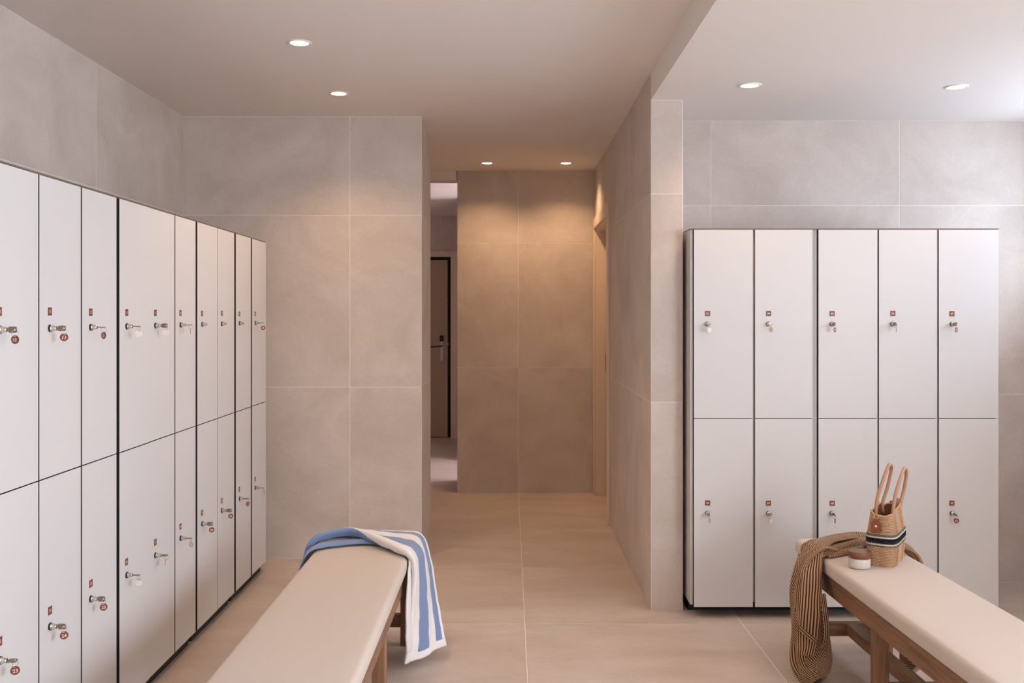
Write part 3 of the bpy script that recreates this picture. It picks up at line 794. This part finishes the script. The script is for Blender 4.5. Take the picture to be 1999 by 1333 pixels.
link('robe_sleeve', from_bm('robe_sleeve', bm, 'robe_stripe_cross', True), rb)
bm = bmesh.new(); uvl = bm.loops.layers.uv.new('UVMap')
swept(bm, uvl, [(1.270, 3.870, 0.459, 0.012, 0.007, (0.3, -1, 0)), (1.330, 3.905, 0.463, 0.016, 0.012, (0.3, -1, 0)), (1.390, 3.945, 0.464, 0.017, 0.013, (0.3, -1, 0)), (1.435, 3.978, 0.465, 0.014, 0.013, (0.3, -1, 0))], 20, (2, 0.06, 5, 0.04), 8)
link('robe_sash', from_bm('robe_sash', bm, 'robe_stripe_cross', True), rb)

# jar
t = thing('cream_jar', 'small white jar with a brown screw lid beside the straw bag', 'jar', (1.338, 3.722, 0.4535))
bm = bmesh.new(); lathe(bm, [(0.036, 0.0), (0.0395, 0.002), (0.0405, 0.006), (0.0405, 0.034), (0.0385, 0.037), (0.034, 0.0375)], 40)
link('jar_body', from_bm('jar_body', bm, 'cream_glass'), t)
bm = bmesh.new(); lathe(bm, [(0.036, 0.0065), (0.0385, 0.009), (0.0385, 0.0335), (0.036, 0.0352)], 40)
link('cream', from_bm('cream', bm, 'jar_cream'), t)
bm = bmesh.new(); lathe(bm, [(0.0395, 0.0378), (0.0410, 0.0385), (0.0412, 0.0590), (0.0402, 0.0615), (0.0380, 0.0625)], 40)
link('lid', from_bm('lid', bm, 'jar_lid'), t)

# straw bag
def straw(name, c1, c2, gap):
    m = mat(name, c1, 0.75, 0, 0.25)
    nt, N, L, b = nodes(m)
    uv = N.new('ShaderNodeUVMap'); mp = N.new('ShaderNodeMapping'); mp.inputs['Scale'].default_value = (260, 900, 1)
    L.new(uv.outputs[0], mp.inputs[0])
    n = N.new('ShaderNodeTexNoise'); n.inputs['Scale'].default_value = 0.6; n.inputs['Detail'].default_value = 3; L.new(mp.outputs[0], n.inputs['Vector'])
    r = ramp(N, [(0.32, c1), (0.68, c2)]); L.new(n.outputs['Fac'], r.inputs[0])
    bk = N.new('ShaderNodeTexBrick'); bk.inputs['Scale'].default_value = 1.0      # shade in the gaps between straw strands, painted as dark lines
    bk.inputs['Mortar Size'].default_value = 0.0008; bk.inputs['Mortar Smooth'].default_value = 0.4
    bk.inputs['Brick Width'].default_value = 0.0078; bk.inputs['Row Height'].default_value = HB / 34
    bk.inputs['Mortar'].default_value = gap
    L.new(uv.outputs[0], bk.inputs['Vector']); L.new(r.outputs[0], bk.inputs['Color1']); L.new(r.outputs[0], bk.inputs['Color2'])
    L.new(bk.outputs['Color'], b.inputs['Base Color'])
HB = 0.205
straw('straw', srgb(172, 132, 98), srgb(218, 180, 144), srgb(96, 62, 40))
mat('straw_plain', srgb(196, 156, 118), 0.75)
m = mat('band_weave', (1, 1, 1, 1), 0.85, 0, 0.15)
nt, N, L, b = nodes(m)
uv = N.new('ShaderNodeUVMap'); sx = N.new('ShaderNodeSeparateXYZ'); L.new(uv.outputs[0], sx.inputs[0])
NV, GY, WT = srgb(28, 32, 40), srgb(112, 108, 98), srgb(222, 212, 200)
r = ramp(N, [(0.0, GY), (0.16, WT), (0.28, NV), (0.72, WT), (0.84, GY)]); r.color_ramp.interpolation = 'CONSTANT'
L.new(sx.outputs[1], r.inputs[0])
ck = N.new('ShaderNodeTexChecker'); ck.inputs['Scale'].default_value = 1.0; ck.inputs[1].default_value = (1, 1, 1, 1); ck.inputs[2].default_value = (0.45, 0.45, 0.45, 1)
mp = N.new('ShaderNodeMapping'); mp.inputs['Scale'].default_value = (190, 14, 1); L.new(uv.outputs[0], mp.inputs[0]); L.new(mp.outputs[0], ck.inputs['Vector'])
mu = N.new('ShaderNodeMix'); mu.data_type = 'RGBA'; mu.blend_type = 'MULTIPLY'; mu.inputs[0].default_value = 0.55
L.new(r.outputs[0], mu.inputs[6]); L.new(ck.outputs[0], mu.inputs[7]); L.new(mu.outputs[2], b.inputs['Base Color'])
BC = (1.478, 3.8205, 0.4525)
bag = thing('straw_bag', 'small woven straw handbag with a black and white band and two handles', 'bag', BC, math.atan2(-0.528, 0.849))
HB = 0.205
def bag_point(a, z, off=0.0):
    """a: angle around, z: height"""
    k = z / HB
    hx = (0.049 + 0.007*math.sin(PI*min(k, 1))) * (1 - 0.16*max(0, k - 0.55)/0.45)
    hy = 0.116 + 0.006*math.sin(PI*min(k, 1)) + 0.004*k
    e = 2 / 5.0
    c, s_ = math.cos(a), math.sin(a)
    x = math.copysign(abs(c)**e, c) * hx; y = math.copysign(abs(s_)**e, s_) * hy
    x *= 1 - 0.10 * max(0, k - 0.5) * math.cos(2*a)          # sides give way towards the rim
    nrm = Vector((x/hx**2, y/hy**2, 0)); nrm.normalize()
    return Vector((x, y, z)) + nrm*off
def bag_shell(z0, z1, nz, na, off, weave, rows_, m, name, rim=False):
    bm = bmesh.new(); uvl = bm.loops.layers.uv.new('UVMap')
    # equal steps along the outline
    fine = [bag_point(2*PI*k/1440, 0.1) for k in range(1441)]
    acc = [0.0]
    for k in range(1440): acc.append(acc[-1] + (fine[k+1] - fine[k]).length)
    per = acc[-1]; ang = []; j = 0
    for k in range(na):
        tgt = per*k/na
        while acc[j+1] < tgt: j += 1
        ang.append(2*PI*(j + (tgt-acc[j])/(acc[j+1]-acc[j]))/1440)
    stakes = na // 4
    V = []
    for i in range(nz + 1):
        z = z0 + (z1 - z0)*i/nz; rw = (z - z0)/(z1 - z0)*rows_; ri = int(rw)
        ring = []
        for k in range(na):
            zz = z
            if rim: zz = z + (0.007*math.sin(2*ang[k] + 0.6) + 0.004*math.sin(5*ang[k])) * max(0, z/HB - 0.6)/0.4
            d = off
            if weave: d += 0.0034*abs(math.sin(PI*rw))**0.7*(0.50 + 0.50*math.cos(2*PI*k/na*stakes + PI*(ri % 2))) - 0.0012 + 0.0006*noise.noise(Vector((k*0.3, i*0.4, 0)))
            ring.append(bm.verts.new(bag_point(ang[k], z, d) + Vector((0, 0, zz - z))))
        V.append(ring)
    for i in range(nz):
        for k in range(na):
            f = bm.faces.new((V[i][k], V[i][(k+1) % na], V[i+1][(k+1) % na], V[i+1][k])); f.smooth = True
            for lp, (a, c) in zip(f.loops, ((i, k), (i, k+1), (i+1, k+1), (i+1, k))):
                lp[uvl].uv = (per*c/na, a/nz if not weave or name == 'band' else z0 + (z1-z0)*a/nz)
    if name == 'body': bm.faces.new(list(reversed(V[0])))
    return from_bm(name, bm, m, True)
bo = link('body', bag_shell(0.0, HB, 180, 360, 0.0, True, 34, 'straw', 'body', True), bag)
link('lining', bag_shell(0.004, HB - 0.004, 12, 80, -0.005, False, 1, 'lining', 'lining', True), bag)
link('band', bag_shell(0.078, 0.126, 48, 360, 0.0022, True, 9, 'band_weave', 'band'), bag)
bm = bmesh.new()
rimp = []
for k in range(120):
    a = 2*PI*k/120; p = bag_point(a, HB, 0.0); p.z += 0.007*math.sin(2*a + 0.6) + 0.004*math.sin(5*a) + 0.0008*math.cos(PI*k); rimp.append(p)
tube(bm, rimp, 0.0034, 8, closed=True)
link('rim', from_bm('rim', bm, 'straw_plain'), bag)
def handle(x, lean, ya, yb, top):
    P = [(x*0.92, ya, HB - 0.03), (x*0.98, ya, HB + 0.01), (x + lean*0.25, ya + 0.004, HB + 0.065), (x + lean*0.7, ya*0.72 + 0.008, HB + top*0.74), (x + lean, (ya+yb)/2 - 0.012, HB + top*0.97),
         (x + lean*1.05, (ya+yb)/2 + 0.02, HB + top), (x + lean*0.95, yb*0.62 + 0.018, HB + top*0.85), (x + lean*0.5, yb + 0.008, HB + 0.075), (x*0.98, yb, HB + 0.01), (x*0.92, yb, HB - 0.03)]
    bm = bmesh.new(); tube(bm, curve_pts(P, 48), 0.0066, 12)
    return link('handle', from_bm('handle', bm, 'leather_tan'), bag)
handle(0.040, 0.024, -0.074, 0.080, 0.160)
handle(-0.026, 0.036, -0.066, 0.062, 0.172)
bm = bmesh.new()                                              # leather tag on the near end
prof = [(-0.017, -0.030), (0.017, -0.030), (0.0185, -0.027), (0.0185, 0.004), (0.009, 0.013), (0.008, 0.024), (-0.008, 0.024), (-0.009, 0.013), (-0.0185, 0.004), (-0.0185, -0.027)]
A = [bm.verts.new((p[0], -0.0018, p[1])) for p in prof]; B = [bm.verts.new((p[0], 0.0018, p[1])) for p in prof]
bm.faces.new(list(reversed(A))); bm.faces.new(B)
for k in range(len(prof)): bm.faces.new((A[k], B[k], B[(k+1) % len(prof)], A[(k+1) % len(prof)]))
bmesh.ops.recalc_face_normals(bm, faces=bm.faces[:])
tg = link('leather_tag', from_bm('leather_tag', bm, 'leather_brown'), bag, (-0.012, -0.1315, 0.165), (math.radians(-4), 0, 0))
bm = bmesh.new(); lathe(bm, [(0.0042, 0.0), (0.0042, -0.002), (0.0025, -0.0035), (0.0004, -0.004)], 14, 'y')
link('rivet', from_bm('rivet', bm, 'plate_digit'), tg, (0, -0.0018, -0.006))
bm = bmesh.new(); tube(bm, [(0.0085*math.cos(2*PI*k/20), 0.002*math.sin(2*PI*k/20), 0.0085*math.sin(2*PI*k/20)) for k in range(20)], 0.0013, 8, closed=True)
link('ring', from_bm('ring', bm, 'brass'), tg, (0, 0, 0.030))
box_obj('closure_tab', (-0.014, 0.014, -0.0015, 0.0015, 0, 0.045), 'leather_tan', bag, 0.0006, (0.012, 0.108, HB - 0.018), (math.radians(-14), math.radians(12), 0))
